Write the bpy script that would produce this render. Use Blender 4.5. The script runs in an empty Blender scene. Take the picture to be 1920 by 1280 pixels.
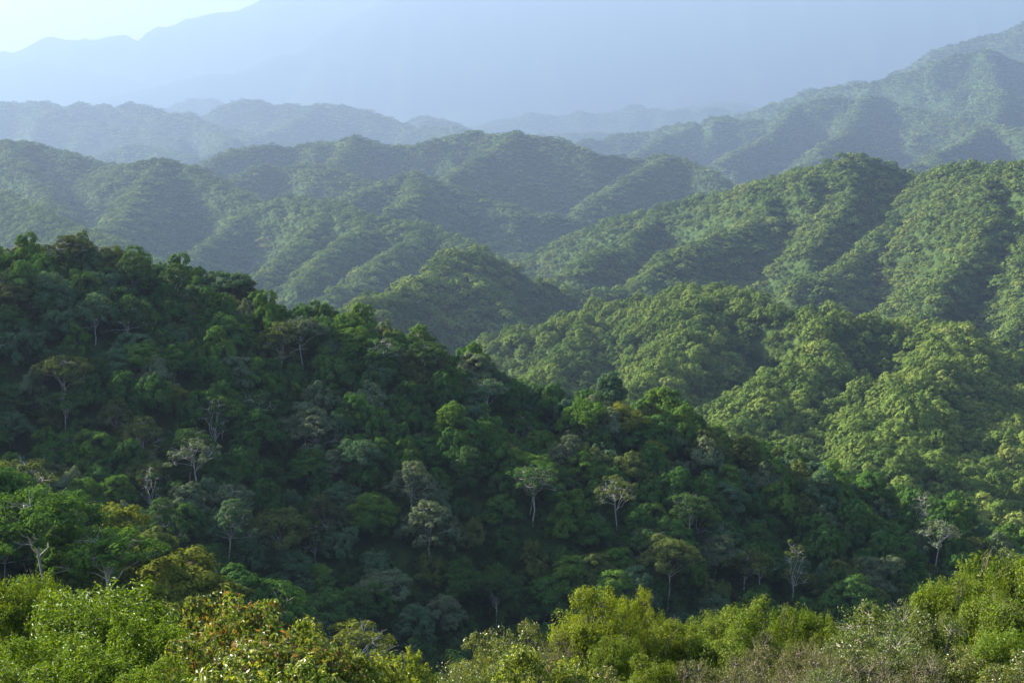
import bpy, math, random
import numpy as np
from mathutils import Vector

sc = bpy.context.scene
R = math.radians
# ------------------------------------------------------------------ camera, sky, sun, exposure
PITCH = 9.7
FPX = 2637.0
cam = bpy.data.cameras.new('camera')
cam.sensor_width = 36.0
cam.lens = 36.0 * FPX / 1920.0
cam.clip_start = 0.5
cam.clip_end = 60000
cam_o = bpy.data.objects.new('camera', cam)
cam_o.rotation_euler = (R(90 - PITCH), 0, 0)
sc.collection.objects.link(cam_o)
sc.camera = cam_o

SUN_AZ, SUN_EL = 59.0, 26.5          # degrees to the left of the view direction, degrees above the horizon
w = bpy.data.worlds.new('World')
sc.world = w
w.use_nodes = True
nt = w.node_tree
nt.nodes.clear()
sky = nt.nodes.new('ShaderNodeTexSky')
sky.sky_type = 'NISHITA'
sky.sun_disc = False
sky.sun_elevation = R(SUN_EL)
sky.sun_rotation = R(-SUN_AZ)
sky.air_density = 1.0
sky.dust_density = 2.2
bg = nt.nodes.new('ShaderNodeBackground')
bg.inputs['Strength'].default_value = 0.098
wo = nt.nodes.new('ShaderNodeOutputWorld')
nt.links.new(sky.outputs[0], bg.inputs[0])
nt.links.new(bg.outputs[0], wo.inputs[0])

sun = bpy.data.lights.new('sun', 'SUN')
sun.energy = 5.0
sun.angle = R(0.5)
sun.color = (1.0, 0.92, 0.77)
sun_o = bpy.data.objects.new('sun', sun)
sdir = Vector((-math.sin(R(SUN_AZ)) * math.cos(R(SUN_EL)), math.cos(R(SUN_AZ)) * math.cos(R(SUN_EL)), math.sin(R(SUN_EL))))
sun_o.rotation_euler = sdir.to_track_quat('Z', 'Y').to_euler()
sc.collection.objects.link(sun_o)

sc.view_settings.view_transform = 'Standard'
sc.view_settings.look = 'None'
sc.view_settings.gamma = 1
sc.view_settings.exposure = 3.15
sc.render.engine = 'CYCLES'
cy = sc.cycles
cy.max_bounces = 5
cy.diffuse_bounces = 2
cy.glossy_bounces = 1
cy.transmission_bounces = 3
cy.transparent_max_bounces = 4
cy.volume_bounces = 0
cy.use_denoising = True
cy.denoiser = 'OPENIMAGEDENOISE'
cy.denoising_prefilter = 'ACCURATE'
cy.use_adaptive_sampling = True
cy.adaptive_threshold = 0.01
cy.caustics_reflective = False
cy.caustics_refractive = False
cy.sample_clamp_indirect = 4

HAZE_DENSITY = 0.000091

# ------------------------------------------------------------------ small helpers
cp, sp = math.cos(R(PITCH)), math.sin(R(PITCH))


def stretch(Y):
    return Y if Y < 400 else 400 + (Y - 400) * 2.3


def P(px, py, Y, drop=0.0):
    """the point of the place seen at photograph pixel px, py at depth Y in metres"""
    Y = stretch(Y)
    a = (px - 960) / FPX
    b = -(py - 640) / FPX
    dy = cp + b * sp
    dz = -sp + b * cp
    t = Y / dy
    return (a * t, Y, dz * t - drop)


def project(x, y, z):
    zc = y * cp - z * sp
    yc = y * sp + z * cp
    zc = np.maximum(zc, 0.1)
    return 960 + FPX * x / zc, 640 - FPX * yc / zc


def link(o, parent=None):
    sc.collection.objects.link(o)
    if parent is not None:
        o.parent = parent
    return o


def tag(o, label=None, cat=None, group=None, kind=None):
    for k, v in (('label', label), ('category', cat), ('group', group), ('kind', kind)):
        if v:
            o[k] = v
    return o


def np_mesh(name, V, loops, starts, totals, smooth=False, mat=None):
    me = bpy.data.meshes.new(name)
    me.vertices.add(len(V))
    me.vertices.foreach_set('co', np.asarray(V, np.float32).ravel())
    me.loops.add(len(loops))
    me.loops.foreach_set('vertex_index', np.asarray(loops, np.int32))
    me.polygons.add(len(starts))
    me.polygons.foreach_set('loop_start', np.asarray(starts, np.int32))
    me.polygons.foreach_set('loop_total', np.asarray(totals, np.int32))
    me.polygons.foreach_set('use_smooth', np.full(len(starts), smooth))
    if mat:
        me.materials.append(mat)
    me.update(calc_edges=True)
    return me


def quads_mesh(name, V, F, smooth=False, mat=None):
    F = np.asarray(F)
    n = len(F)
    return np_mesh(name, V, F.ravel(), np.arange(n) * 4, np.full(n, 4), smooth, mat)


# 2-D gradient noise
_rs = np.random.RandomState(7)
_perm = np.concatenate([_rs.permutation(256)] * 2)
_g = np.stack([np.cos(np.arange(256) * 2 * np.pi / 256), np.sin(np.arange(256) * 2 * np.pi / 256)], 1)


def noise(x, y):
    xi = np.floor(x).astype(int); yi = np.floor(y).astype(int)
    xf = x - xi; yf = y - yi
    u = xf * xf * xf * (xf * (xf * 6 - 15) + 10)
    v = yf * yf * yf * (yf * (yf * 6 - 15) + 10)
    def gr(ix, iy, fx, fy):
        h = _perm[(_perm[ix & 255] + iy) & 255]
        g = _g[h]
        return g[..., 0] * fx + g[..., 1] * fy
    a = gr(xi, yi, xf, yf); b = gr(xi + 1, yi, xf - 1, yf)
    c = gr(xi, yi + 1, xf, yf - 1); d = gr(xi + 1, yi + 1, xf - 1, yf - 1)
    return (a + (b - a) * u + (c - a) * v + (a - b - c + d) * u * v) * 1.5


def fbm(x, y, n=4):
    s = 0; a = 1.0
    for i in range(n):
        s = s + a * noise(x * 2 ** i + 17 * i, y * 2 ** i - 31 * i)
        a *= 0.5
    return s


# ------------------------------------------------------------------ the ridges of the place: crest points and side slope
FLOOR = -185.0
TH = 10.0   # canopy above ground
# (points (px, py, depth), slope, rounding radius, canopy drop)
RIDGES = [
    # shaded ridge across the valley
    ([(-1500, 60, 330), (-1000, 130, 340), (-500, 290, 350), (-200, 365, 355), (0, 425, 360), (90, 440, 362), (180, 480, 364), (330, 515, 366), (500, 550, 368), (640, 598, 370),
      (760, 640, 372), (880, 690, 374), (1000, 715, 376), (1130, 735, 378), (1250, 775, 380), (1400, 845, 380), (1550, 895, 382),
      (1700, 945, 385), (1850, 995, 388), (1960, 1030, 390), (2300, 1150, 400)], 0.52, 12, TH + 2),
    # spurs on its near face
    ([(180, 480, 364), (260, 640, 325), (330, 800, 298)], 0.6, 10, TH + 1),
    ([(640, 605, 370), (700, 740, 335), (740, 880, 305), (760, 1000, 288)], 0.6, 10, TH + 1),
    ([(1130, 735, 378), (1180, 870, 345), (1220, 1000, 318)], 0.6, 10, TH + 1),
    ([(1550, 895, 382), (1560, 1000, 356), (1560, 1090, 340)], 0.6, 10, TH + 1),
    # near left shoulder
    ([(-900, 800, 175), (-300, 845, 165), (0, 925, 155), (120, 970, 150), (220, 1030, 145), (300, 1110, 140)], 0.62, 8, TH),
    # sunlit middle hill on the right with its spurs
    ([(890, 645, 830), (1000, 590, 830), (1150, 565, 800), (1290, 535, 760), (1400, 553, 725), (1500, 563, 700), (1600, 578, 680),
      (1720, 605, 680), (1800, 625, 690), (1920, 668, 720), (2150, 760, 760)], 0.52, 14, TH),
    ([(1330, 545, 745), (1265, 640, 650), (1190, 730, 575), (1120, 790, 530)], 0.48, 8, TH),
    ([(1120, 570, 800), (1060, 640, 700), (1000, 700, 620)], 0.48, 8, TH),
    ([(1560, 572, 690), (1480, 670, 600), (1390, 780, 530), (1320, 850, 490)], 0.48, 8, TH),
    ([(1750, 612, 680), (1700, 730, 560), (1620, 850, 490), (1560, 910, 460)], 0.48, 8, TH),
    ([(1920, 672, 700), (1900, 800, 560), (1860, 900, 490), (1820, 960, 460)], 0.48, 8, TH),
    # tall hill behind it on the right
    ([(975, 480, 1500), (1100, 420, 1480), (1250, 378, 1400), (1330, 356, 1370), (1440, 326, 1300), (1520, 303, 1260), (1590, 283, 1230),
      (1650, 296, 1230), (1720, 326, 1240), (1760, 322, 1200), (1800, 305, 1150), (1860, 305, 1120), (1920, 292, 1100), (2050, 265, 1060), (2400, 190, 1000)], 0.55, 14, TH),
    ([(1480, 330, 1280), (1420, 400, 1180), (1300, 450, 1120), (1220, 500, 1070)], 0.65, 10, TH),
    ([(1240, 385, 1400), (1180, 440, 1300), (1080, 480, 1200)], 0.65, 10, TH),
    ([(1620, 290, 1235), (1590, 370, 1160), (1540, 440, 1090)], 0.65, 8, TH),
    ([(1720, 326, 1235), (1700, 400, 1130), (1610, 470, 1060), (1500, 520, 1000)], 0.65, 10, TH),
    ([(1860, 305, 1115), (1830, 400, 1020), (1800, 500, 930), (1740, 560, 880)], 0.65, 10, TH),
    ([(2050, 300, 1050), (1960, 450, 950), (1930, 560, 860), (1900, 600, 820)], 0.65, 10, TH),
    # the pointed hill in the middle
    ([(1250, 490, 1090), (1160, 522, 1070), (1080, 525, 1050), (1000, 505, 1030), (950, 488, 1015), (890, 460, 1000), (820, 496, 930), (760, 528, 870), (700, 556, 820), (630, 585, 780), (560, 625, 750)], 0.62, 8, TH),
    # rounded middle hills
    ([(330, 500, 1450), (430, 420, 1560), (520, 360, 1600), (600, 372, 1550), (700, 400, 1450), (800, 420, 1400), (870, 448, 1350), (930, 480, 1300)], 0.55, 16, TH),
    ([(620, 375, 1540), (560, 450, 1400), (480, 515, 1280)], 0.62, 10, TH),
    ([(800, 420, 1400), (720, 475, 1280), (620, 545, 1130)], 0.62, 10, TH),
    ([(700, 400, 1450), (640, 450, 1350), (560, 520, 1200)], 0.62, 10, TH),
    ([(-600, 200, 1900), (-200, 235, 2000), (0, 252, 2000), (70, 262, 2000), (130, 280, 1980), (200, 303, 1950), (250, 300, 1850), (300, 290, 1800), (360, 303, 1780), (430, 348, 1700), (500, 380, 1640)], 0.5, 18, TH),
    ([(0, 252, 2000), (60, 330, 1750), (100, 400, 1550)], 0.6, 12, TH),
    ([(300, 290, 1800), (250, 370, 1620), (200, 440, 1450)], 0.6, 12, TH),
    ([(-300, 330, 1700), (0, 360, 1500), (160, 430, 1300), (300, 500, 1150), (400, 550, 1050)], 0.5, 14, TH),
    ([(640, 372, 1750), (690, 352, 1800), (740, 332, 1850), (785, 313, 1880), (850, 337, 1880), (930, 372, 1850), (1000, 388, 1800), (1080, 400, 1800)], 0.55, 16, TH),
    ([(785, 313, 1880), (760, 370, 1700), (720, 400, 1600)], 0.6, 12, TH),
    ([(400, 300, 2300), (440, 275, 2350), (540, 265, 2400), (660, 253, 2400), (750, 262, 2400), (820, 250, 2400), (880, 238, 2400), (930, 247, 2350), (980, 242, 2300),
      (1050, 257, 2280), (1130, 282, 2250), (1200, 286, 2250), (1250, 282, 2250), (1300, 302, 2200), (1345, 330, 2100)], 0.5, 20, TH),
    ([(980, 242, 2300), (900, 290, 2150), (835, 322, 2020)], 0.6, 12, TH),
    ([(1250, 282, 2250), (1180, 330, 2050), (1100, 370, 1900)], 0.6, 12, TH),
    ([(660, 253, 2400), (640, 290, 2250), (600, 320, 2100)], 0.6, 12, TH),
    ([(430, 330, 2000), (490, 305, 2050), (560, 300, 2060), (620, 312, 2000), (690, 335, 1950)], 0.55, 14, TH),
    ([(180, 300, 2700), (215, 278, 2750), (260, 272, 2750), (310, 288, 2700)], 0.5, 16, TH),
    # far left ridges
    ([(-900, 140, 3400), (-300, 180, 3500), (0, 187, 3500), (60, 184, 3500), (130, 194, 3500), (200, 189, 3500), (260, 186, 3480), (330, 199, 3450), (380, 222, 3400), (450, 245, 3300)], 0.5, 25, TH),
    ([(60, 184, 3500), (200, 225, 3250), (330, 255, 3000)], 0.55, 20, TH),
    ([(260, 186, 3480), (360, 225, 3200), (440, 258, 2950)], 0.55, 20, TH),
    ([(340, 232, 3800), (400, 203, 3800), (460, 184, 3800), (530, 192, 3800), (600, 193, 3750), (660, 198, 3700), (720, 218, 3650), (760, 232, 3600), (850, 236, 3500), (900, 250, 3400)], 0.5, 25, TH),
    ([(600, 193, 3750), (540, 230, 3500), (460, 262, 3250)], 0.55, 20, TH),
    ([(760, 222, 4400), (800, 217, 4400), (860, 226, 4400)], 0.4, 25, TH),
    ([(300, 205, 7600), (340, 190, 7700), (372, 180, 7800), (410, 192, 7700), (440, 205, 7600)], 0.45, 40, 0),
    # far centre ridges
    ([(920, 230, 5600), (960, 222, 5600), (1020, 208, 5600), (1100, 212, 5600), (1180, 198, 5600), (1260, 205, 5500), (1320, 202, 5400), (1400, 214, 5300)], 0.4, 30, 0),
    ([(1000, 245, 4400), (1060, 233, 4400), (1120, 243, 4400)], 0.4, 25, TH),
    ([(1280, 200, 8300), (1330, 187, 8400), (1390, 190, 8400), (1450, 196, 8300)], 0.4, 40, 0),
    # right back mountain, front spur line then the two crests
    ([(1060, 262, 2900), (1120, 243, 2950), (1200, 243, 2950), (1260, 232, 2900), (1300, 224, 2850), (1350, 218, 2800), (1430, 219, 2750), (1500, 198, 2700), (1580, 173, 2700), (1640, 172, 2700), (1720, 200, 2600), (1830, 225, 2400), (1960, 240, 2200), (2200, 240, 2000)], 0.5, 18, TH),
    ([(1500, 198, 2700), (1430, 250, 2450), (1340, 300, 2150)], 0.6, 14, TH),
    ([(1300, 224, 2850), (1240, 262, 2600), (1180, 285, 2450)], 0.6, 14, TH),
    ([(1640, 172, 2700), (1600, 225, 2450), (1520, 280, 2150)], 0.6, 14, TH),
    ([(1830, 228, 3240), (1790, 265, 2900), (1740, 305, 2560)], 0.6, 14, TH),
    ([(1650, 318, 1850), (1700, 304, 1880), (1760, 302, 1880), (1820, 314, 1850)], 0.5, 14, TH),
    ([(1390, 214, 3500), (1460, 192, 3400), (1530, 166, 3300), (1640, 150, 3200), (1700, 124, 3100), (1780, 101, 3050), (1860, 87, 3000), (1950, 90, 3000), (2200, 60, 2900)], 0.5, 22, TH),
    ([(1860, 87, 3000), (1880, 150, 2750), (1860, 210, 2500)], 0.55, 18, TH),
    ([(1470, 185, 4200), (1560, 158, 4100), (1650, 140, 4000), (1740, 102, 3900), (1830, 66, 3850), (1920, 40, 3800), (2150, -20, 3700)], 0.5, 25, TH),
    # the great mountain under the sky
    ([(-1500, 120, 14000), (-700, 160, 14000), (-200, 125, 14000), (0, 96, 14000), (45, 86, 14000), (90, 70, 14000), (120, 76, 14000), (150, 71, 14000), (190, 66, 14000), (230, 62, 14000), (265, 69, 14000), (300, 52, 14000), (340, 41, 14000), (380, 22, 14000), (440, 19, 14000),
      (500, -8, 14000), (600, -30, 14000), (900, -40, 14000), (1200, -36, 14000), (1500, -30, 14000), (2000, -40, 14000), (2600, -30, 14000)], 0.42, 80, 0),
    ([(180, 185, 10500), (330, 150, 10800), (450, 130, 11000), (560, 92, 11200), (640, 50, 11400), (720, 0, 11600), (800, -30, 11800), (1000, -35, 12000), (1500, -35, 12500), (2600, -40, 13000)], 0.42, 60, 0),
    ([(-700, 150, 12500), (-200, 135, 12500), (0, 118, 12500), (110, 122, 12500), (200, 140, 12400), (300, 165, 12200)], 0.4, 60, 0),
    ([(560, 190, 12000), (700, 160, 12000), (850, 135, 12000), (960, 125, 12000), (1060, 140, 12000), (1200, 130, 12000), (1350, 100, 12200), (1420, 50, 12400), (1480, 20, 12400), (1560, 50, 12400), (1700, 90, 12200), (2000, 60, 12200), (2400, 30, 12000)], 0.4, 60, 0),
]


# unseen hill added beyond the left edge to shade the valley, in metres
SHADE_HILL = [([(-330, 335, 20), (-312, 270, 40), (-292, 200, 30), (-300, 140, 0)], 0.75, 15, 0)]


# the ranges behind stand a third farther off than first paced out
RIDGES = [([(a, b, y * (1.35 if (2500 <= max(q[2] for q in pts) < 7000 and pts[0][2] != 3240) or (a > 1600 and 1800 < y < 1950) else 1.0)) for a, b, y in pts], sl, ra, dr)
          for pts, sl, ra, dr in RIDGES]


def catmull(pts, n=6):
    p = np.array(pts, float)
    p = np.vstack([2 * p[0] - p[1], p, 2 * p[-1] - p[-2]])
    out = []
    for i in range(1, len(p) - 2):
        a, b, c, d = p[i - 1:i + 3]
        for k in range(n):
            t = k / n
            out.append(0.5 * ((2 * b) + (-a + c) * t + (2 * a - 5 * b + 4 * c - d) * t * t + (-a + 3 * b - 3 * c + d) * t ** 3))
    out.append(p[-2])
    return np.array(out)


def ground_height(X, Y):
    rr = np.hypot(X, Y)
    amp = np.clip(rr * 0.012, 0, 60)
    sc1 = np.clip(rr * 0.14, 60, 900)
    # warp the plan so that crests wander (fixed scales, blended by distance)
    wx = np.zeros_like(X); wy = np.zeros_like(X)
    for s, lo, hi in ((70., 0, 1100), (330., 750, 6400), (1200., 4600, 1e9)):
        m = np.clip((rr - lo) / (0.4 * lo + 1), 0, 1) * np.clip((hi - rr) / (0.3 * hi) + 1, 0, 1)
        m = np.clip(m, 0, 1) * np.clip((rr - 60) / 100, 0, 1)
        wx += m * fbm(X / s + 3, Y / s + 9, 3) * s * 0.09
        wy += m * fbm(X / s + 53, Y / s - 29, 3) * s * 0.14
    Xw, Yw = X + wx * 0.5, Y + wy
    r0 = np.where(rr < 400, rr, 400 + (rr - 400) / 2.3)
    Z = FLOOR * rr / np.maximum(r0, 1)
    D = np.full(X.shape, 1e9)
    for pts, slope, rad, drop in RIDGES + SHADE_HILL:
        c = catmull([P(a, b, y, drop) if (pts, slope, rad, drop) not in SHADE_HILL else (a, b, y) for a, b, y in pts], 5)
        reach = (c[:, 2].max() - FLOOR * 2.3) / slope + rad + 60
        m = (Xw > c[:, 0].min() - reach) & (Xw < c[:, 0].max() + reach) & (Yw > c[:, 1].min() - reach) & (Yw < c[:, 1].max() + reach)
        if not m.any():
            continue
        x = Xw[m]; y = Yw[m]
        best = np.full(x.shape, -1e9); dist = np.full(x.shape, 1e9)
        for a, b in zip(c[:-1], c[1:]):
            ab = b[:2] - a[:2]
            t = np.clip(((x - a[0]) * ab[0] + (y - a[1]) * ab[1]) / max(ab @ ab, 1e-6), 0, 1)
            d = np.hypot(x - a[0] - t * ab[0], y - a[1] - t * ab[1])
            h = a[2] + t * (b[2] - a[2]) - slope * (1.0 if drop > 11 else 1.35 if pts[0][2] < 1300 else 1.6) * (np.sqrt(d * d + rad * rad) - rad)
            up = h > best
            best = np.where(up, h, best); dist = np.where(up, d, dist)
        k = np.clip(rad * 0.35, 3, 12)
        z0 = Z[m]
        mx = np.maximum(z0, best); df = np.abs(z0 - best)
        Z[m] = mx + k * np.log1p(np.exp(-np.clip(df / k, 0, 40))) - k * 0.0
        D[m] = np.minimum(D[m], dist)
    # gullies and knolls on the flanks
    g = np.zeros_like(X)
    for s, lo, hi in ((40., 0, 1900), (200., 450, 9300), (860., 5600, 1e9)):
        m = np.clip((rr - lo) / (0.4 * lo + 60), 0, 1) * np.clip((hi - rr) / (0.3 * hi) + 1, 0, 1)
        m = np.clip(m, 0, 1)
        yk = 0.5 if s < 800 else 0.9
        rn = (1 - np.abs(noise(X / s + 11 + 0.25 * noise(X / s * 2, Y / s * 2), Y / s * yk + 3)) * 2.4) - 0.5
        g += m * (rn * 0.95 + 0.5 * fbm(X / s - 5, Y / s * 0.6 + 41, 3)) * s * 0.16
    Z = Z + g * np.clip(D / (20 + rr * 0.02), np.where(rr > 12000, 0.4, 0.14), 1)
    # the hill the photograph was taken from
    hc = -1.6 - 0.455 * np.sqrt(np.maximum(Y, 0) ** 2 + 4) - 0.38 * np.maximum(Y - 62, 0) - 0.012 * np.maximum(X, 0) * 0 + 0.05 * np.maximum(-X - 30, 0)
    hc = hc + 0.35 * noise(X / 7, Y / 7) + 0.15 * noise(X / 2.3, Y / 2.3)
    hc = np.where(Y < 0, -1.6 - 0.91 + 0.02 * Y + 0.35 * noise(X / 7, Y / 7), hc)
    k = 2.0
    df = np.abs(Z - hc)
    Zc = np.maximum(Z, hc) + k * np.log1p(np.exp(-np.clip(df / k, 0, 40)))
    near = np.clip((rr - 90) / 40, 0, 1)
    out = np.where((Y < 60) & (rr < 400), hc, Zc * near + hc * (1 - near))
    return np.where(Y < -5, np.maximum(hc, -40), out)


# polar sheet: fine inside the view, coarse all round
th_in = np.arange(-27, 27.001, 0.1)
th_out = np.concatenate([np.arange(28, 60, 1.0), np.arange(60, 300.1, 5.0), np.arange(301, 333, 1.0)])
TH_DEG = np.concatenate([th_in, th_out])
NR = 760
RAD = np.geomspace(2.0, 40000.0, NR)
TT, RR_ = np.meshgrid(np.radians(TH_DEG), RAD, indexing='ij')
GX = np.sin(TT) * RR_
GY = np.cos(TT) * RR_
GZ = ground_height(GX, GY)
n_th = len(TH_DEG)
NIN = len(th_in)


def grid_z(x, y, field=None):
    f = GZ if field is None else field
    th = np.degrees(np.arctan2(x, y))
    ti = np.clip((th + 27) / 0.1, 0, NIN - 1.001)
    ri = np.clip(np.log(np.hypot(x, y) / 2.0) / math.log(40000.0 / 2.0) * (NR - 1), 0, NR - 1.001)
    a = ti.astype(int); b = ri.astype(int); u = ti - a; v = ri - b
    return (f[a, b] * (1 - u) * (1 - v) + f[a + 1, b] * u * (1 - v) + f[a, b + 1] * (1 - u) * v + f[a + 1, b + 1] * u * v)


# ------------------------------------------------------------------ materials
def new_mat(name):
    m = bpy.data.materials.new(name)
    m.use_nodes = True
    m.node_tree.nodes.clear()
    return m, m.node_tree


def ramp(nt, stops, fac):
    r = nt.nodes.new('ShaderNodeValToRGB')
    e = r.color_ramp.elements
    while len(e) < len(stops):
        e.new(0.5)
    for el, (p, c) in zip(e, stops):
        el.position = p
        el.color = (*c, 1)
    nt.links.new(fac, r.inputs['Fac'])
    return r.outputs['Color']


def leaf_mat(name, stops, trans=0.35, gloss=0.0, rough=0.45, per_object=0.5, warm=(1.25, 1.2, 0.5), patches=0.0):
    """leaf: diffuse + light coming through; each leaf and each tree differ a little"""
    m, nt = new_mat(name)
    N = nt.nodes; L = nt.links
    geo = N.new('ShaderNodeNewGeometry')
    oi = N.new('ShaderNodeObjectInfo')
    mx = N.new('ShaderNodeMix'); mx.data_type = 'FLOAT'
    mx.inputs['Factor'].default_value = per_object
    L.new(geo.outputs['Random Per Island'], mx.inputs['A'])
    L.new(oi.outputs['Random'], mx.inputs['B'])
    fac = mx.outputs['Result']
    if patches:
        # stands of one species: the tree's own place decides part of its colour
        nz = N.new('ShaderNodeTexNoise'); nz.inputs['Scale'].default_value = 0.009; nz.inputs['Detail'].default_value = 4
        L.new(oi.outputs['Location'], nz.inputs['Vector'])
        mr = N.new('ShaderNodeMapRange'); mr.inputs['From Min'].default_value = 0.3; mr.inputs['From Max'].default_value = 0.7
        L.new(nz.outputs['Fac'], mr.inputs['Value'])
        m2 = N.new('ShaderNodeMix'); m2.data_type = 'FLOAT'; m2.inputs['Factor'].default_value = patches
        L.new(fac, m2.inputs['A']); L.new(mr.outputs['Result'], m2.inputs['B'])
        fac = m2.outputs['Result']
    col = ramp(nt, stops, fac)
    tc = N.new('ShaderNodeMix'); tc.data_type = 'RGBA'; tc.blend_type = 'MULTIPLY'
    tc.inputs['Factor'].default_value = 1
    L.new(col, tc.inputs['A']); tc.inputs['B'].default_value = (*warm, 1)
    tr = N.new('ShaderNodeBsdfTranslucent'); L.new(tc.outputs['Result'], tr.inputs['Color'])
    if gloss > 0:
        d = N.new('ShaderNodeBsdfPrincipled')
        L.new(col, d.inputs['Base Color'])
        d.inputs['Roughness'].default_value = rough
        d.inputs['Specular IOR Level'].default_value = gloss
    else:
        d = N.new('ShaderNodeBsdfDiffuse')
        L.new(col, d.inputs['Color'])
    ms = N.new('ShaderNodeMixShader'); ms.inputs[0].default_value = trans
    L.new(d.outputs[0], ms.inputs[1]); L.new(tr.outputs[0], ms.inputs[2])
    out = N.new('ShaderNodeOutputMaterial'); L.new(ms.outputs[0], out.inputs['Surface'])
    return m


def bark_mat(name, c0, c1):
    m, nt = new_mat(name)
    N = nt.nodes; L = nt.links
    tc = N.new('ShaderNodeTexCoord'); nz = N.new('ShaderNodeTexNoise')
    nz.inputs['Scale'].default_value = 2.5; nz.inputs['Detail'].default_value = 5
    L.new(tc.outputs['Object'], nz.inputs['Vector'])
    col = ramp(nt, [(0.3, c0), (0.7, c1)], nz.outputs['Fac'])
    d = N.new('ShaderNodeBsdfDiffuse'); L.new(col, d.inputs['Color'])
    out = N.new('ShaderNodeOutputMaterial'); L.new(d.outputs[0], out.inputs['Surface'])
    return m


def ground_mat():
    m, nt = new_mat('forest_floor')
    N = nt.nodes; L = nt.links
    tc = N.new('ShaderNodeTexCoord')
    nz = N.new('ShaderNodeTexNoise'); nz.inputs['Scale'].default_value = 0.02; nz.inputs['Detail'].default_value = 12; nz.inputs['Roughness'].default_value = 0.7
    L.new(tc.outputs['Object'], nz.inputs['Vector'])
    col = ramp(nt, [(0.25, (0.014, 0.024, 0.008)), (0.5, (0.024, 0.04, 0.012)), (0.75, (0.04, 0.06, 0.02))], nz.outputs['Fac'])
    d = N.new('ShaderNodeBsdfDiffuse'); L.new(col, d.inputs['Color'])
    vo = N.new('ShaderNodeTexVoronoi'); vo.inputs['Scale'].default_value = 0.09
    L.new(tc.outputs['Object'], vo.inputs['Vector'])
    bp = N.new('ShaderNodeBump'); bp.inputs['Strength'].default_value = 0.8; bp.inputs['Distance'].default_value = 6; bp.invert = True
    L.new(vo.outputs['Distance'], bp.inputs['Height']); L.new(bp.outputs[0], d.inputs['Normal'])
    out = N.new('ShaderNodeOutputMaterial'); L.new(d.outputs[0], out.inputs['Surface'])
    return m


# ------------------------------------------------------------------ ground sheet
idx = np.arange(n_th * NR).reshape(n_th, NR)
a = idx[:, :-1]; b = idx[:, 1:]
an = np.roll(a, -1, axis=0); bn = np.roll(b, -1, axis=0)
F = np.stack([a, b, bn, an], -1).reshape(-1, 4)
V = np.stack([GX, GY, GZ], -1).reshape(-1, 3)
gm = quads_mesh('hills', V, F[:, ::-1], True, ground_mat())
# close the hole under the camera
hills = link(bpy.data.objects.new('hills', gm))
tag(hills, 'forested hills and valleys rolling back to the hazy mountains', 'hills', kind='structure')

# ------------------------------------------------------------------ foliage building
def leaves_geo(C, Nrm, size, rng, aspect=0.55, spread=0.8, fold=0.0):
    """one four-cornered leaf at each C, turned roughly along Nrm"""
    n = len(C)
    nn = Nrm + rng.normal(0, spread, (n, 3))
    nn /= np.linalg.norm(nn, axis=1)[:, None] + 1e-9
    t = np.cross(nn, rng.normal(0, 1, (n, 3)))
    t /= np.linalg.norm(t, axis=1)[:, None] + 1e-9
    bt = np.cross(nn, t)
    s = size * rng.uniform(0.6, 1.3, (n, 1))
    V = np.empty((n, 4, 3))
    V[:, 0] = C - t * s * 0.5
    V[:, 1] = C + bt * s * aspect * 0.5 + nn * s * fold
    V[:, 2] = C + t * s * 0.5
    V[:, 3] = C - bt * s * aspect * 0.5 + nn * s * fold
    return V.reshape(-1, 3)


def cloud_mesh(name, V, mat):
    n = len(V) // 4
    return quads_mesh(name, V, np.arange(n * 4).reshape(n, 4), False, mat)


def sphere_dirs(n, rng, zmin=-1.0):
    z = rng.uniform(zmin, 1, n); a = rng.uniform(0, 2 * np.pi, n)
    r = np.sqrt(1 - z * z)
    return np.stack([r * np.cos(a), r * np.sin(a), z], 1)


def tubes_mesh(name, segs, mat, sides=6):
    """segs: list of polylines [(point, radius), ...]"""
    Vs = []; Fs = []; base = 0
    ang = np.arange(sides) * 2 * np.pi / sides
    for line in segs:
        pts = np.array([p for p, r in line], float); rad = [r for p, r in line]
        for i, p in enumerate(pts):
            d = pts[min(i + 1, len(pts) - 1)] - pts[max(i - 1, 0)]
            d /= np.linalg.norm(d) + 1e-9
            u = np.cross(d, (0.3, 0.9, 0.1)); u /= np.linalg.norm(u) + 1e-9
            v = np.cross(d, u)
            Vs.append(p + rad[i] * (np.cos(ang)[:, None] * u + np.sin(ang)[:, None] * v))
            if i:
                k = base + (i - 1) * sides
                for j in range(sides):
                    j2 = (j + 1) % sides
                    Fs.append((k + j, k + j2, k + sides + j2, k + sides + j))
        base += len(pts) * sides
    return quads_mesh(name, np.concatenate(Vs), Fs, True, mat)


def bend(p0, p1, rng, r0, r1, n=5, wob=0.08, rise=0.0):
    p0 = np.array(p0, float); p1 = np.array(p1, float)
    L = np.linalg.norm(p1 - p0)
    out = []
    off = rng.normal(0, wob * L, (n + 1, 3)); off[0] = 0; off[-1] = 0
    for i in range(n + 1):
        t = i / n
        p = p0 + (p1 - p0) * t + off[i] * 0.6
        p[2] += rise * L * math.sin(math.pi * t)
        out.append((p, r0 + (r1 - r0) * t))
    return out


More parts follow.
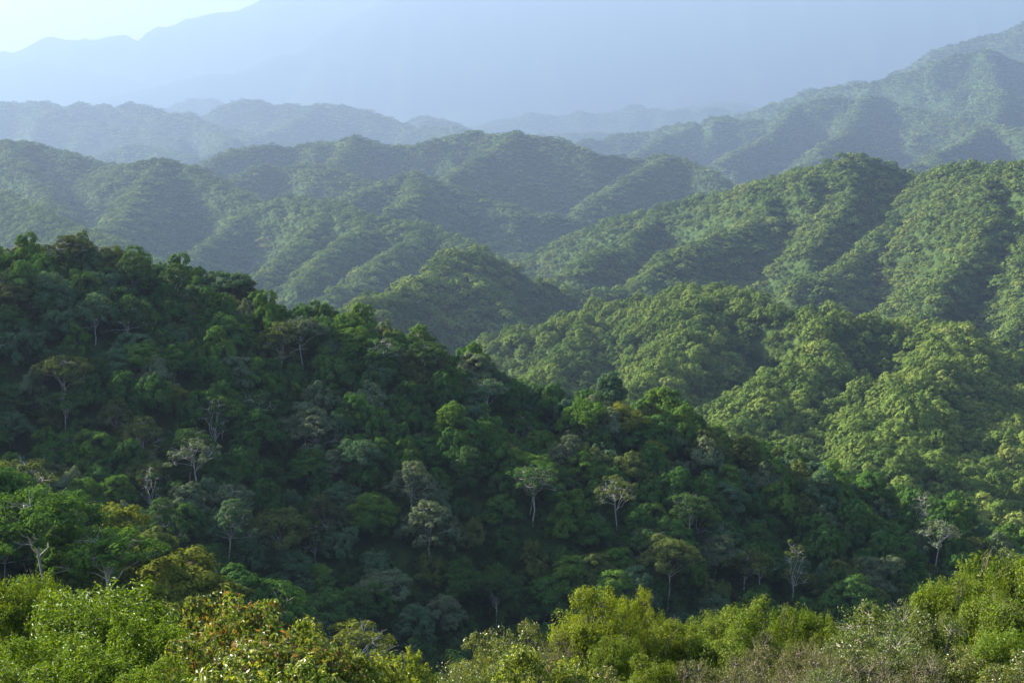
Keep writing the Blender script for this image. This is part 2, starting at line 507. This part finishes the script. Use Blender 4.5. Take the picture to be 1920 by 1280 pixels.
def make_tree_data(seed, H, Rc, form, leaf, n_sub, n_leaf, twig=3, lobes=9, cover=1.0, bark_r=0.22, sides=6, spread=0.28):
    """returns leaf vertices and branch polylines of a tree of height H and crown radius Rc"""
    rng = np.random.RandomState(seed)
    LV = []; segs = []
    hf = {'dome': 0.45, 'umbrella': 0.6, 'tall': 0.35, 'round': 0.4, 'layered': 0.45, 'cushion': 0.3}[form] * H
    lean = rng.normal(0, 0.04 * H, 2)
    fork = np.array([lean[0], lean[1], hf])
    segs.append(bend((0, 0, -1.5), fork, rng, bark_r * 1.25, bark_r * 0.8, 5, 0.02))
    cents = []
    for i in range(lobes):
        a = i * 2.39996 + rng.uniform(-0.4, 0.4)
        q = math.sqrt((i + 0.5) / lobes)
        if form == 'umbrella':
            rr = q * Rc * 0.78; z = H * 0.93 - 0.2 * H * q * q + rng.normal(0, 0.02 * H); lr = Rc * rng.uniform(0.32, 0.46); fl = 0.8
        elif form == 'tall':
            rr = q * Rc * 0.6; z = H * 0.92 - (0.5 * H) * (i / lobes) ** 1.1 * rng.uniform(0.8, 1.1); lr = Rc * rng.uniform(0.36, 0.52); fl = 0.95
        elif form == 'layered':
            rr = q * Rc * 0.75; z = H * 0.92 - 0.38 * H * rng.randint(0, 3) / 2 * q; lr = Rc * rng.uniform(0.32, 0.46); fl = 0.75
        elif form == 'cushion':
            rr = q * Rc * 0.8; z = H * (0.97 - 0.5 * q * q) + rng.normal(0, 0.05 * H); lr = Rc * rng.uniform(0.28, 0.46); fl = 0.85
        elif form == 'round':
            rr = q * Rc * 0.72; z = H * 0.88 - 0.42 * H * q * q; lr = Rc * rng.uniform(0.4, 0.5); fl = 0.85
        else:
            rr = q * Rc * 0.74; z = H * 0.9 - 0.38 * H * q * q + rng.normal(0, 0.025 * H); lr = Rc * rng.uniform(0.3, 0.46); fl = 0.72
        c = np.array([math.cos(a) * rr + lean[0], math.sin(a) * rr + lean[1], z - lr * fl])
        cents.append((c, lr, fl))
    for c, lr, fl in cents:
        st = fork * rng.uniform(0.75, 1.0)
        segs.append(bend(st, c, rng, bark_r * 0.5, bark_r * 0.22, 5, 0.05, 0.06))
        for k in range(twig):
            d = sphere_dirs(1, rng, 0.0)[0]
            segs.append(bend(c, c + d * np.array([1, 1, fl]) * lr * 0.95, rng, bark_r * 0.2, bark_r * 0.06, 3, 0.1))
        D = sphere_dirs(n_sub, rng, -0.35)
        for d in D:
            if rng.rand() > cover:
                continue
            sr = lr * rng.uniform(0.24, 0.42)
            sc_ = c + d * np.array([1, 1, fl]) * lr * rng.uniform(0.72, 1.0)
            m = max(3, int(n_leaf * rng.uniform(0.6, 1.3)))
            e = sphere_dirs(m, rng, -0.5)
            pos = sc_ + e * sr * np.array([1, 1, 0.75]) * rng.uniform(0.7, 1.08, (m, 1))
            nr = e * 0.7 + d * 0.5 + (np.array([0, 0, 0.5]) + 0.06 * (pos - np.array([0, 0, H * 0.3])) if form == 'cushion' else np.array([0, 0, 0.35]))
            LV.append(leaves_geo(pos, nr, leaf, rng, 0.65, spread))
    return np.concatenate(LV) if LV else np.zeros((0, 3)), segs


# greens of the forest (base colours, as the leaves are)
G = {
    'dark green': [(0.0, (0.0200, 0.0432, 0.0126)), (0.6, (0.0320, 0.0624, 0.0168)), (1.0, (0.0450, 0.0816, 0.0231))],
    'deep green': [(0.0, (0.0243, 0.0584, 0.0138)), (0.6, (0.0374, 0.0809, 0.0177)), (1.0, (0.0515, 0.1034, 0.0256))],
    'bluish green': [(0.0, (0.0319, 0.0625, 0.0298)), (0.6, (0.0468, 0.0845, 0.0402)), (1.0, (0.0702, 0.1103, 0.0542))],
    'grey green': [(0.0, (0.0506, 0.0704, 0.0354)), (0.6, (0.0717, 0.0952, 0.0488)), (1.0, (0.1013, 0.1242, 0.0669))],
    'olive green': [(0.0, (0.0403, 0.0558, 0.0143)), (0.6, (0.0605, 0.0793, 0.0214)), (1.0, (0.0807, 0.0990, 0.0307))],
    'fresh green': [(0.0, (0.0349, 0.0744, 0.0114)), (0.6, (0.0542, 0.1005, 0.0163)), (1.0, (0.0775, 0.1265, 0.0244))],
    'yellow green': [(0.0, (0.0595, 0.0773, 0.0103)), (0.6, (0.0875, 0.1042, 0.0147)), (1.0, (0.1190, 0.1277, 0.0221))],
    'brownish green': [(0.0, (0.0297, 0.0389, 0.0151)), (0.6, (0.0413, 0.0504, 0.0190)), (1.0, (0.0549, 0.0619, 0.0265))],
}
LM = {k: leaf_mat('leaves_' + k.replace(' ', '_'), v, 0.30, 0, per_object=0.4) for k, v in G.items()}
pale_bark = bark_mat('pale_bark', (0.17, 0.155, 0.135), (0.36, 0.34, 0.30))
brown_bark = bark_mat('brown_bark', (0.05, 0.04, 0.03), (0.13, 0.11, 0.085))
far_leaf = leaf_mat('far_canopy', [(0.0, (0.022, 0.042, 0.012)), (0.25, (0.044, 0.076, 0.018)), (0.5, (0.074, 0.112, 0.024)), (0.75, (0.108, 0.145, 0.032)), (0.9, (0.155, 0.172, 0.042)), (1.0, (0.20, 0.175, 0.10))], 0.18, 0, per_object=0.75, patches=0.38)

# ------------------------------------------------------------------ where the trees stand
rng = np.random.RandomState(11)
CAN = 9.0
EL = (GZ[:NIN] + 7.0 * np.clip((RR_[:NIN] - 100) / 60, 0, 1)) / RR_[:NIN]
HOR = np.maximum.accumulate(EL, axis=1)
# allow for looking from a step aside: the lowest horizon over +-0.8 degree
HM = HOR.copy()
for s in range(1, 9):
    HM[s:] = np.minimum(HM[s:], HOR[:-s]); HM[:-s] = np.minimum(HM[:-s], HOR[s:])


def visible(x, y, z, top, back):
    r = np.hypot(x, y)
    q = np.maximum(r - back, 3.0) / r
    hz = grid_z(x * q, y * q, HM)
    th = np.degrees(np.arctan2(x, y))
    return ((z + top) / r > hz - 0.002) & (np.abs(th) < 25.5)


def scatter(r0, r1, spacing, top, back):
    half = r1 * math.tan(R(25))
    nx = int(2 * half / spacing) + 1; ny = int(r1 / (spacing * 0.87)) + 1
    xs, ys = np.meshgrid(np.arange(nx) * spacing - half, np.arange(ny) * spacing * 0.87)
    xs = xs + (np.arange(ny)[:, None] % 2) * spacing * 0.5
    xs = (xs + rng.uniform(-0.34, 0.34, xs.shape) * spacing).ravel(); ys = (ys + rng.uniform(-0.34, 0.34, ys.shape) * spacing).ravel()
    r = np.hypot(xs, ys)
    m = (r >= r0) & (r < r1) & (np.abs(np.degrees(np.arctan2(xs, ys))) < 25.5)
    xs, ys = xs[m], ys[m]
    z = grid_z(xs, ys)
    v = visible(xs, ys, z, top, back)
    return np.stack([xs[v], ys[v], z[v]], 1)


near_pts = scatter(105, 470, 7.4, 15, 9)
# individuals: those that show largest
px, py = project(near_pts[:, 0], near_pts[:, 1], near_pts[:, 2] + 9)
dist = np.hypot(near_pts[:, 0], near_pts[:, 1])
n_scale = 0.66 + 0.68 * rng.rand(len(near_pts)) ** 1.4
inview = (px > -40) & (px < 1960) & (py < 1290)
print('near trees', len(near_pts), 'in view', inview.sum())

# ------------------------------------------------------------------ tree kinds seen near enough to tell apart
FORMS = [  # name, form, seed, H, Rc, bark, lobes, cover
    ('domed', 'dome', 1, 13.5, 5.4, 'brown', 14, 1.0),
    ('domed', 'dome', 2, 12.5, 4.9, 'brown', 13, 1.0),
    ('round', 'round', 3, 12.0, 4.5, 'brown', 12, 1.0),
    ('round', 'round', 4, 11.0, 4.1, 'brown', 11, 1.0),
    ('tall', 'tall', 5, 15.0, 4.2, 'brown', 14, 1.0),
    ('layered', 'layered', 6, 13.5, 5.4, 'pale', 11, 0.85),
    ('layered', 'layered', 7, 14.5, 5.0, 'pale', 12, 0.85),
    ('umbrella', 'umbrella', 8, 14.5, 5.4, 'pale', 11, 0.9),
    ('umbrella', 'umbrella', 9, 15.5, 5.8, 'pale', 12, 0.85),
    ('open', 'dome', 10, 14.0, 5.2, 'pale', 10, 0.6),
    ('open', 'umbrella', 12, 15.0, 5.2, 'pale', 10, 0.55),
    ('sparse', 'umbrella', 14, 15.5, 5.0, 'pale', 12, 0.16),
    ('sparse', 'tall', 15, 15.5, 3.6, 'pale', 10, 0.14),
]
protos = []
for nm, form, seed, H, Rc, bark, lobes, cover in FORMS:
    LVt, segs = make_tree_data(seed, H, Rc, form, 0.33, 22, 70, 8 if cover < 0.7 else 4, lobes, cover, 0.2 if bark == 'brown' else 0.13)
    cm = cloud_mesh('crown', LVt, LM['dark green'])
    tm = tubes_mesh('trunk', segs, pale_bark if bark == 'pale' else brown_bark, 5)
    protos.append((nm, cm, tm, H, Rc))


def place_tree(k, x, y, z, s, rot, colour, sz=None):
    nm, cm, tm, H, Rc = protos[k]
    if np.hypot(x, y) > 330 and z > grid_z(np.array([x * 1.06]), np.array([y * 1.06]))[0] + 6 and k in (7, 8, 10):
        k -= 6
        nm, cm, tm, H, Rc = protos[k]
    root = bpy.data.objects.new('forest_tree', None)
    root.empty_display_size = 1
    root.location = (x, y, z - 1.6 * s); root.rotation_euler = (0, 0, rot); root.scale = (s, s, sz or s)
    link(root)
    t = link(bpy.data.objects.new('trunk', tm), root)
    c = link(bpy.data.objects.new('crown', cm), root)
    c.material_slots[0].link = 'OBJECT'
    c.material_slots[0].material = LM[colour]
    root['_f'] = nm
    return root


order = np.argsort(-(n_scale / dist) * inview)
N_IND = 296
ind = order[:N_IND]
rest = order[N_IND:]
cols = list(G)
cw = np.array([0.17, 0.27, 0.17, 0.13, 0.11, 0.11, 0.02, 0.02])
placed = []
fw = np.array([.16, .15, .14, .13, .09, .05, .04, .015, .015, .14, .10, .06, .03])
for i in ind:
    x, y, z = near_pts[i]
    k = rng.choice(len(protos), p=fw / fw.sum())
    near_w = cw if np.hypot(x, y) > 215 else np.array([0.0, 0.2, 0.0, 0.10, 0.35, 0.15, 0.2, 0.0])  # shoulder trees get lighter, yellower greens: sunlight put into the leaf colour
    c = cols[rng.choice(len(cols), p=near_w / near_w.sum())]
    s = n_scale[i]
    o = place_tree(k, x, y, z, s, rng.uniform(0, 6.28), c, s * rng.uniform(0.8, 1.05))
    qx, qy = project(x, y, z + protos[k][3] * s * 0.8)
    placed.append([o, float(qx), float(qy), c, protos[k][0], s])

# labels: look first, then where on which slope, then order among its look-alikes
ORD = ['first', 'second', 'third', 'fourth', 'fifth', 'sixth', 'seventh', 'eighth', 'ninth', 'tenth', 'eleventh', 'twelfth']
cells = {}
crest_x = np.array([0, 180, 330, 500, 640, 760, 880, 1000, 1130, 1250, 1400, 1550, 1700, 1850, 1960])
crest_y = np.array([425, 480, 525, 565, 605, 640, 690, 715, 735, 775, 845, 895, 945, 995, 1030])
for rec in placed:
    o, x, y, c, f, s = rec
    if np.hypot(o.location.x, o.location.y) < 210:
        place = 'on the near left shoulder'
    else:
        d = y - np.interp(x, crest_x, crest_y)
        place = ('cresting the shaded ridge' if d < 45 else 'high on the shaded ridge' if d < 170 else
                 'midway down the ridge' if d < 330 else 'low on the shaded ridge')
    third = 'left' if x < 640 else 'middle' if x < 1280 else 'right'
    size = 'large ' if s > 1.05 else 'small ' if s < 0.8 else ''
    cells.setdefault((size, c, f, place, third), []).append(rec)
for (size, c, f, place, third), recs in cells.items():
    recs.sort(key=lambda r: r[1])
    for i, (o, *_r) in enumerate(recs):
        lab = f'{size}{c} {f}-crowned tree {place}, '
        if place.startswith('on the near'):
            lab += f'{ORD[i]} from left' if len(recs) > 1 else 'its only one'
        else:
            lab += f'{third} third' + (f', {ORD[i]} from left' if len(recs) > 1 else '')
        del o['_f']
        tag(o, lab, 'tree', 'trees on the shaded ridge')

# ------------------------------------------------------------------ the rest of the forest: one mass of stuff
def lod_protos(name, seeds, leaf, n_sub, n_leaf, lobes, coll, mats):
    ids = []
    for q, sd in enumerate(seeds):
        form = 'cushion'
        LVt, segs = make_tree_data(100 + sd, 6.6 + 0.9 * (sd % 3), 4.9 + 0.3 * (sd % 2), form, leaf, n_sub, n_leaf, 1, lobes, 1.0, 0.2, 4, 0.16)
        n = len(LVt) // 4
        Fq = np.arange(n * 4).reshape(n, 4)
        me = quads_mesh('canopy_tree', LVt, Fq, False, mats[q % len(mats)])
        o = bpy.data.objects.new('canopy_tree', me)
        coll.objects.link(o)
        ids.append(o.name)
    return ids


coll = bpy.data.collections.new('canopy_kinds')
lod_a = lod_protos('a', range(6), 0.46, 14, 34, 10, coll, [far_leaf])
lod_u = lod_protos('u', range(2), 0.46, 12, 24, 9, coll, [LM['dark green']])  # dark understory: the shade in gaps between crowns is put into its colour
lod_n = lod_protos('n', range(10, 18), 0.40, 18, 48, 11, coll, [LM['dark green'], LM['deep green'], LM['bluish green'], LM['deep green'], LM['fresh green'], LM['olive green'], LM['grey green'], LM['deep green']])
lod_b = lod_protos('b', range(6), 0.80, 9, 20, 8, coll, [far_leaf])
lod_c = lod_protos('c', range(6), 1.2, 6, 14, 8, coll, [far_leaf])
lod_d = lod_protos('d', range(4), 1.8, 5, 9, 7, coll, [far_leaf])
names = sorted(o.name for o in coll.objects)
pid_of = {n: i for i, n in enumerate(names)}

batches = []
def add_batch(pts, scale, lod, zk=1.0):
    n = len(pts)
    pid = np.array([pid_of[q] for q in lod])[rng.randint(0, len(lod), n)]
    big = noise(pts[:, 0] / 60, pts[:, 1] / 60) * 0.15
    s = scale * (0.58 + 1.15 * rng.rand(n) ** 2.4 + big)
    S = np.stack([s * rng.uniform(0.9, 1.15, n), s * rng.uniform(0.9, 1.15, n), s * rng.uniform(0.85, 1.2, n)], 1)
    S[:, 2] *= zk
    batches.append((pts - np.array([0, 0, 0.6]), S, pid))
    print('batch', n, scale)


rp = near_pts[rest]
batches.append((rp, np.repeat(n_scale[rest][:, None], 3, 1) * np.array([1.05, 1.05, 1.6]), np.array([pid_of[q] for q in lod_n])[rng.randint(0, 8, len(rp))]))
under = scatter(190, 640, 4.0, 8, 9)
add_batch(under, 0.45, lod_u)
add_batch(scatter(470, 1400, 8.4, 15, 9), 1.12, lod_a, 1.15)
add_batch(scatter(1400, 3000, 11.5, 20, 16), 1.5, lod_b, 0.8)
add_batch(scatter(3000, 5700, 14.5, 24, 26), 1.9, lod_c, 0.6)
add_batch(scatter(5700, 9500, 19, 30, 45), 2.5, lod_d, 0.5)
add_batch(scatter(9500, 18500, 31, 30, 80), 3.8, lod_d, 0.45)
PP = np.concatenate([b[0] for b in batches]); SS = np.concatenate([b[1] for b in batches]); II = np.concatenate([b[2] for b in batches])
fm = bpy.data.meshes.new('forest')
fm.vertices.add(len(PP))
fm.vertices.foreach_set('co', PP.astype(np.float32).ravel())
at = fm.attributes.new('tree_scale', 'FLOAT_VECTOR', 'POINT'); at.data.foreach_set('vector', SS.astype(np.float32).ravel())
ro = np.zeros((len(PP), 3), np.float32); ro[:, 2] = rng.uniform(0, 6.283, len(PP)); ro[:, :2] = rng.normal(0, 0.05, (len(PP), 2))
at = fm.attributes.new('tree_turn', 'FLOAT_VECTOR', 'POINT'); at.data.foreach_set('vector', ro.ravel())
at = fm.attributes.new('tree_kind', 'INT', 'POINT'); at.data.foreach_set('value', II.astype(np.int32))
forest = link(bpy.data.objects.new('forest', fm))
tag(forest, 'dense rainforest canopy covering the farther hills and valleys', 'forest', kind='stuff')
gn = bpy.data.node_groups.new('forest_growth', 'GeometryNodeTree')
gn.interface.new_socket('Geometry', in_out='INPUT', socket_type='NodeSocketGeometry')
gn.interface.new_socket('Geometry', in_out='OUTPUT', socket_type='NodeSocketGeometry')
gi = gn.nodes.new('NodeGroupInput'); go = gn.nodes.new('NodeGroupOutput')
iop = gn.nodes.new('GeometryNodeInstanceOnPoints')
ci = gn.nodes.new('GeometryNodeCollectionInfo')
ci.inputs['Collection'].default_value = coll
ci.inputs['Separate Children'].default_value = True
ci.inputs['Reset Children'].default_value = True
iop.inputs['Pick Instance'].default_value = True
def named(nm, tp):
    n = gn.nodes.new('GeometryNodeInputNamedAttribute'); n.data_type = tp; n.inputs['Name'].default_value = nm
    return n.outputs['Attribute']
gn.links.new(gi.outputs[0], iop.inputs['Points'])
gn.links.new(ci.outputs[0], iop.inputs['Instance'])
gn.links.new(named('tree_kind', 'INT'), iop.inputs['Instance Index'])
gn.links.new(named('tree_turn', 'FLOAT_VECTOR'), iop.inputs['Rotation'])
gn.links.new(named('tree_scale', 'FLOAT_VECTOR'), iop.inputs['Scale'])
gn.links.new(iop.outputs[0], go.inputs[0])
md = forest.modifiers.new('growth', 'NODES'); md.node_group = gn

# ------------------------------------------------------------------ shrubs and small trees on the near hillside
ASP = 2.5


def make_shrub(seed, kind, leafmat, barkmat):
    """a shrub of height 1 m and half-width 1 m (scaled when placed); leaf sizes are given for that scale"""
    rg = np.random.RandomState(seed)
    LV = []; segs = []
    K = dict(
        feather=dict(lobes=26, lr=0.30, zlo=0.05, n_sub=22, n_leaf=46, leaf=0.06, asp=0.30, spread=0.75, up=0.9, flat=1.25),
        redleaf=dict(lobes=22, lr=0.30, zlo=0.0, n_sub=16, n_leaf=18, leaf=0.085, asp=0.42, spread=0.8, up=0.5, flat=0.9),
        yellowleaf=dict(lobes=20, lr=0.32, zlo=0.0, n_sub=16, n_leaf=20, leaf=0.075, asp=0.5, spread=0.8, up=0.5, flat=0.9),
        dome=dict(lobes=19, lr=0.38, zlo=0.18, n_sub=26, n_leaf=46, leaf=0.045, asp=0.42, spread=0.7, up=0.6, flat=0.75),
        teatree=dict(lobes=13, lr=0.35, zlo=0.5, n_sub=24, n_leaf=46, leaf=0.045, asp=0.42, spread=0.7, up=0.7, flat=0.6),
        loose=dict(lobes=22, lr=0.34, zlo=0.18, n_sub=18, n_leaf=34, leaf=0.042, asp=0.6, spread=1.1, up=0.3, flat=0.9),
        dry=dict(lobes=22, lr=0.32, zlo=0.05, n_sub=14, n_leaf=34, leaf=0.030, asp=0.5, spread=1.4, up=0.2, flat=1.1),
        mixed=dict(lobes=20, lr=0.33, zlo=0.05, n_sub=20, n_leaf=30, leaf=0.040, asp=0.6, spread=0.9, up=0.4, flat=0.9),
    )[kind]
    n = int(K['lobes'] * 1.9)
    for i in range(n):
        a = i * 2.39996 + rg.uniform(-0.5, 0.5)
        q = math.sqrt((i + 0.3) / n)
        hull = math.sqrt(max(0, 1 - (q * 0.92) ** 2))
        z = hull * rg.uniform(0.82, 1.0) if i % 2 else hull * rg.uniform(0.3, 0.8)
        z = (K['zlo'] + (1 - K['zlo']) * z) * ASP
        lr = K['lr'] * rg.uniform(0.65, 1.15)
        c = np.array([math.cos(a) * q * 0.8, math.sin(a) * q * 0.8, max(0.1, z - lr * 0.8)])
        st = np.array([rg.normal(0, 0.07), rg.normal(0, 0.07), -0.12])
        mid_r = 0.022 if kind in ('dome', 'teatree', 'loose', 'dry') else 0.015
        if kind == 'teatree':
            st = np.array([0.0, 0.0, 0.32 * ASP]) + rg.normal(0, 0.03, 3)
        segs.append(bend(st, c, rg, mid_r * 1.5, mid_r * 0.5, 6, 0.05, 0.05))
        for k in range(7 if kind in ('dry', 'loose') else 4):
            d = sphere_dirs(1, rg, -0.1)[0]
            segs.append(bend(c, c + d * lr * 1.02, rg, mid_r * 0.45, mid_r * 0.12, 3, 0.08))
        for d in sphere_dirs(K['n_sub'], rg, -0.55):
            sr = lr * rg.uniform(0.22, 0.40)
            p = c + d * lr * np.array([1, 1, K['flat']]) * rg.uniform(0.6, 1.02)
            m = max(3, int(K['n_leaf'] * rg.uniform(0.5, 1.3)))
            e = sphere_dirs(m, rg, -0.8)
            stretch_z = 1.7 if kind == 'feather' else 1.0
            pos = p + e * sr * np.array([1, 1, stretch_z]) * rg.uniform(0.5, 1.1, (m, 1))
            nr = e * 0.6 + d * 0.5 + np.array([0, 0, K['up'] * 0.5])
            LV.append(leaves_geo(pos, nr, K['leaf'], rg, K['asp'], K['spread'] * 0.6, 0.12))
    if kind == 'teatree':
        segs.append(bend((0.05, 0, -0.12), (0, 0, 0.36 * ASP), rg, 0.045, 0.024, 6, 0.03))
    cm = cloud_mesh('foliage', np.concatenate(LV), leafmat)
    tm = tubes_mesh('stems', segs, barkmat, 5)
    return cm, tm, float(max(v[:, 2].max() for v in LV))


SL = dict(
    feather=leaf_mat('feathery_leaves', [(0.0, (0.030, 0.062, 0.005)), (0.5, (0.06, 0.105, 0.007)), (0.9, (0.10, 0.15, 0.012)), (1.0, (0.18, 0.14, 0.03))], 0.38, 0.12, 0.5, 0.12),
    redleaf=leaf_mat('red_tinged_leaves', [(0.0, (0.032, 0.058, 0.009)), (0.4, (0.065, 0.10, 0.014)), (0.7, (0.10, 0.125, 0.02)), (0.84, (0.13, 0.11, 0.025)), (0.9, (0.17, 0.07, 0.03)), (0.96, (0.10, 0.055, 0.025)), (1.0, (0.24, 0.21, 0.14))], 0.35, 0.16, 0.4, 0.12),
    yellowleaf=leaf_mat('yellowish_leaves', [(0.0, (0.04, 0.068, 0.008)), (0.5, (0.09, 0.13, 0.013)), (0.9, (0.19, 0.20, 0.03)), (1.0, (0.3, 0.28, 0.12))], 0.38, 0.14, 0.4, 0.12),
    dome=leaf_mat('golden_green_leaves', [(0.0, (0.032, 0.056, 0.005)), (0.5, (0.068, 0.105, 0.008)), (1.0, (0.12, 0.155, 0.014))], 0.36, 0.1, 0.5, 0.15),
    teatree=leaf_mat('teatree_leaves', [(0.0, (0.050, 0.074, 0.006)), (0.5, (0.095, 0.130, 0.010)), (1.0, (0.16, 0.185, 0.018))], 0.38, 0.1, 0.5, 0.12),
    loose=leaf_mat('small_round_leaves', [(0.0, (0.03, 0.05, 0.010)), (0.5, (0.06, 0.085, 0.016)), (0.9, (0.10, 0.125, 0.028)), (1.0, (0.18, 0.19, 0.08))], 0.33, 0.2, 0.4, 0.12),
    dry=leaf_mat('dry_brownish_leaves', [(0.0, (0.030, 0.040, 0.010)), (0.45, (0.058, 0.070, 0.018)), (0.8, (0.09, 0.095, 0.026)), (0.94, (0.16, 0.125, 0.07)), (1.0, (0.28, 0.24, 0.18))], 0.3, 0.2, 0.4, 0.12),
    mixed=leaf_mat('rusty_tipped_leaves', [(0.0, (0.032, 0.052, 0.010)), (0.5, (0.065, 0.088, 0.015)), (0.85, (0.11, 0.13, 0.025)), (0.95, (0.17, 0.10, 0.04)), (1.0, (0.26, 0.2, 0.12))], 0.35, 0.25, 0.35, 0.12),
)
SB = dict(feather=brown_bark, redleaf=brown_bark, yellowleaf=brown_bark, dome=brown_bark, teatree=brown_bark, loose=bark_mat('greyish_bark', (0.12, 0.10, 0.08), (0.26, 0.23, 0.18)), dry=bark_mat('grey_twigs', (0.07, 0.055, 0.04), (0.15, 0.125, 0.10)), mixed=brown_bark)
SP = {k: [make_shrub(500 + 10 * i + j, k, SL[k], SB[k]) for j in range(2)] for i, k in enumerate(SL)}
DESC = dict(feather='bright green feathery shrub', redleaf='broad-leaved shrub with reddish leaves', yellowleaf='yellow-green broad-leaved shrub',
            dome='golden green dense domed bush', teatree='yellow-green flat-topped tree on brown stems', loose='small-leaved bush with pale stems',
            dry='dry brownish twiggy shrub', mixed='dull green bush with rusty leaf tips')
CATS = dict(teatree='small tree', loose='bush', dome='bush', mixed='bush')
NAME = dict(feather='feathery_shrub', redleaf='broad_leaved_shrub', yellowleaf='broad_leaved_shrub', dome='domed_bush', teatree='small_tree', loose='pale_stemmed_bush', dry='dry_shrub', mixed='rusty_tipped_bush')
# (kind, photo x of the top, photo y of the top, depth, width in photo pixels)
SHRUBS = [
    ('dome', 40, 1075, 34, 170), ('dome', 110, 1090, 33, 150), ('feather', 200, 1080, 24, 300), ('feather', 60, 1180, 22, 250), ('feather', 265, 1140, 22, 240), ('feather', 10, 1235, 19, 240), ('feather', 140, 1195, 19, 250), ('feather', 290, 1225, 18, 200),
    ('redleaf', 385, 1100, 23, 210), ('redleaf', 455, 1118, 22, 220), ('redleaf', 350, 1180, 20, 200), ('redleaf', 480, 1185, 20, 240), ('yellowleaf', 555, 1158, 22, 170), ('redleaf', 600, 1195, 21, 190),
    ('yellowleaf', 680, 1222, 21, 190), ('yellowleaf', 420, 1232, 17, 250), ('yellowleaf', 560, 1240, 17, 240), ('yellowleaf', 770, 1206, 27, 120), ('yellowleaf', 745, 1235, 22, 160), ('mixed', 700, 1205, 27, 110),
    ('mixed', 890, 1186, 34, 140), ('mixed', 960, 1196, 33, 150), ('mixed', 1000, 1160, 38, 140), ('mixed', 935, 1165, 40, 120), ('yellowleaf', 985, 1212, 30, 140), ('mixed', 870, 1240, 28, 130), ('dry', 1050, 1180, 36, 120), ('yellowleaf', 1070, 1232, 30, 170),
    ('teatree', 1110, 1100, 42, 170), ('teatree', 1195, 1096, 44, 110), ('teatree', 1248, 1152, 42, 150), ('dome', 1295, 1172, 42, 150), ('dome', 1160, 1190, 38, 130),
    ('dome', 1405, 1118, 46, 170), ('dome', 1345, 1150, 47, 150), ('dome', 1375, 1180, 41, 170), ('dome', 1495, 1132, 50, 130), ('dome', 1562, 1152, 49, 120),
    ('dry', 1445, 1182, 39, 140), ('dry', 1502, 1182, 38, 130), ('dry', 1390, 1225, 35, 150), ('dry', 1555, 1205, 37, 130), ('dry', 1300, 1228, 35, 140),
    ('loose', 1640, 1135, 43, 190), ('loose', 1705, 1118, 45, 170), ('loose', 1600, 1185, 39, 150), ('loose', 1690, 1180, 39, 190), ('loose', 1765, 1140, 44, 140), ('dry', 1640, 1220, 36, 160), ('dry', 1740, 1215, 37, 140),
    ('dome', 1775, 1085, 51, 150), ('dome', 1835, 1068, 52, 170), ('dome', 1888, 1032, 54, 190), ('dome', 1950, 1038, 52, 190), ('dome', 1870, 1115, 46, 170), ('dome', 1925, 1120, 45, 190), ('feather', 1900, 1165, 38, 160), ('mixed', 1830, 1200, 38, 160), ('mixed', 1905, 1215, 36, 170),
    ('dome', 1225, 1225, 36, 130), ('mixed', 1140, 1240, 34, 130), ('dry', 1480, 1240, 33, 150), ('loose', 1560, 1245, 34, 150),
]
srec = []
for i, (kind, sx, sy, sd, sw) in enumerate(SHRUBS):
    x, y, z = P(sx, sy, sd)
    zg = float(ground_height(np.array([[x]]), np.array([[y]]))[0, 0]) - 0.1
    cmesh, tmesh, top = SP[kind][i % 2]
    o = bpy.data.objects.new(NAME[kind], None)
    link(o)
    o.location = (x, y, zg)
    hw = sw * sd / FPX * 0.5 * 1.25
    o.scale = (hw, hw * random.Random(i).uniform(0.9, 1.1), max(0.5, (z - zg) / top))
    o.rotation_euler = (0, 0, random.Random(i + 99).uniform(0, 6.28))
    link(bpy.data.objects.new('stems', tmesh), o)
    link(bpy.data.objects.new('foliage', cmesh), o)
    srec.append((o, kind, sx, sy, sd))
bykind = {}
for r_ in srec:
    row = 'topping the near hillside' if r_[3] < 1170 else 'low on the near hillside'
    bykind.setdefault((r_[1], row), []).append(r_)
for (kind, row), rs in bykind.items():
    rs.sort(key=lambda r: r[2])
    for i, r_ in enumerate(rs):
        lab = f'{DESC[kind]} {row}' + (f', {ORD[i]} from left' if len(rs) > 1 else '')
        tag(r_[0], lab, CATS.get(kind, 'shrub'), 'shrubs and small trees on the near hillside')

# ------------------------------------------------------------------ the hazy air
hm, hnt = new_mat('haze')
pv = hnt.nodes.new('ShaderNodeVolumePrincipled')
pv.inputs['Color'].default_value = (0.142, 0.200, 0.300, 1)
pv.inputs['Density'].default_value = HAZE_DENSITY
pv.inputs['Anisotropy'].default_value = 0.30
ho = hnt.nodes.new('ShaderNodeOutputMaterial')
hnt.links.new(pv.outputs[0], ho.inputs['Volume'])
try:
    hm.cycles.homogeneous_volume = True
except Exception:
    pass
zt = float(GZ.max()) + 12; zb = float(GZ.min()) - 1
E = 40200.0
hv = [(x, y, z) for x in (-E, E) for y in (-E, E) for z in (zb, zt)]
hf = [(0, 1, 3, 2), (4, 6, 7, 5), (0, 4, 5, 1), (2, 3, 7, 6), (0, 2, 6, 4), (1, 5, 7, 3)]
hme = bpy.data.meshes.new('haze'); hme.from_pydata(hv, [], hf); hme.materials.append(hm)
haze = link(bpy.data.objects.new('haze', hme))
tag(haze, 'pale blue morning haze filling the valleys', 'haze', kind='stuff')
print('haze top', zt, 'bottom', zb)
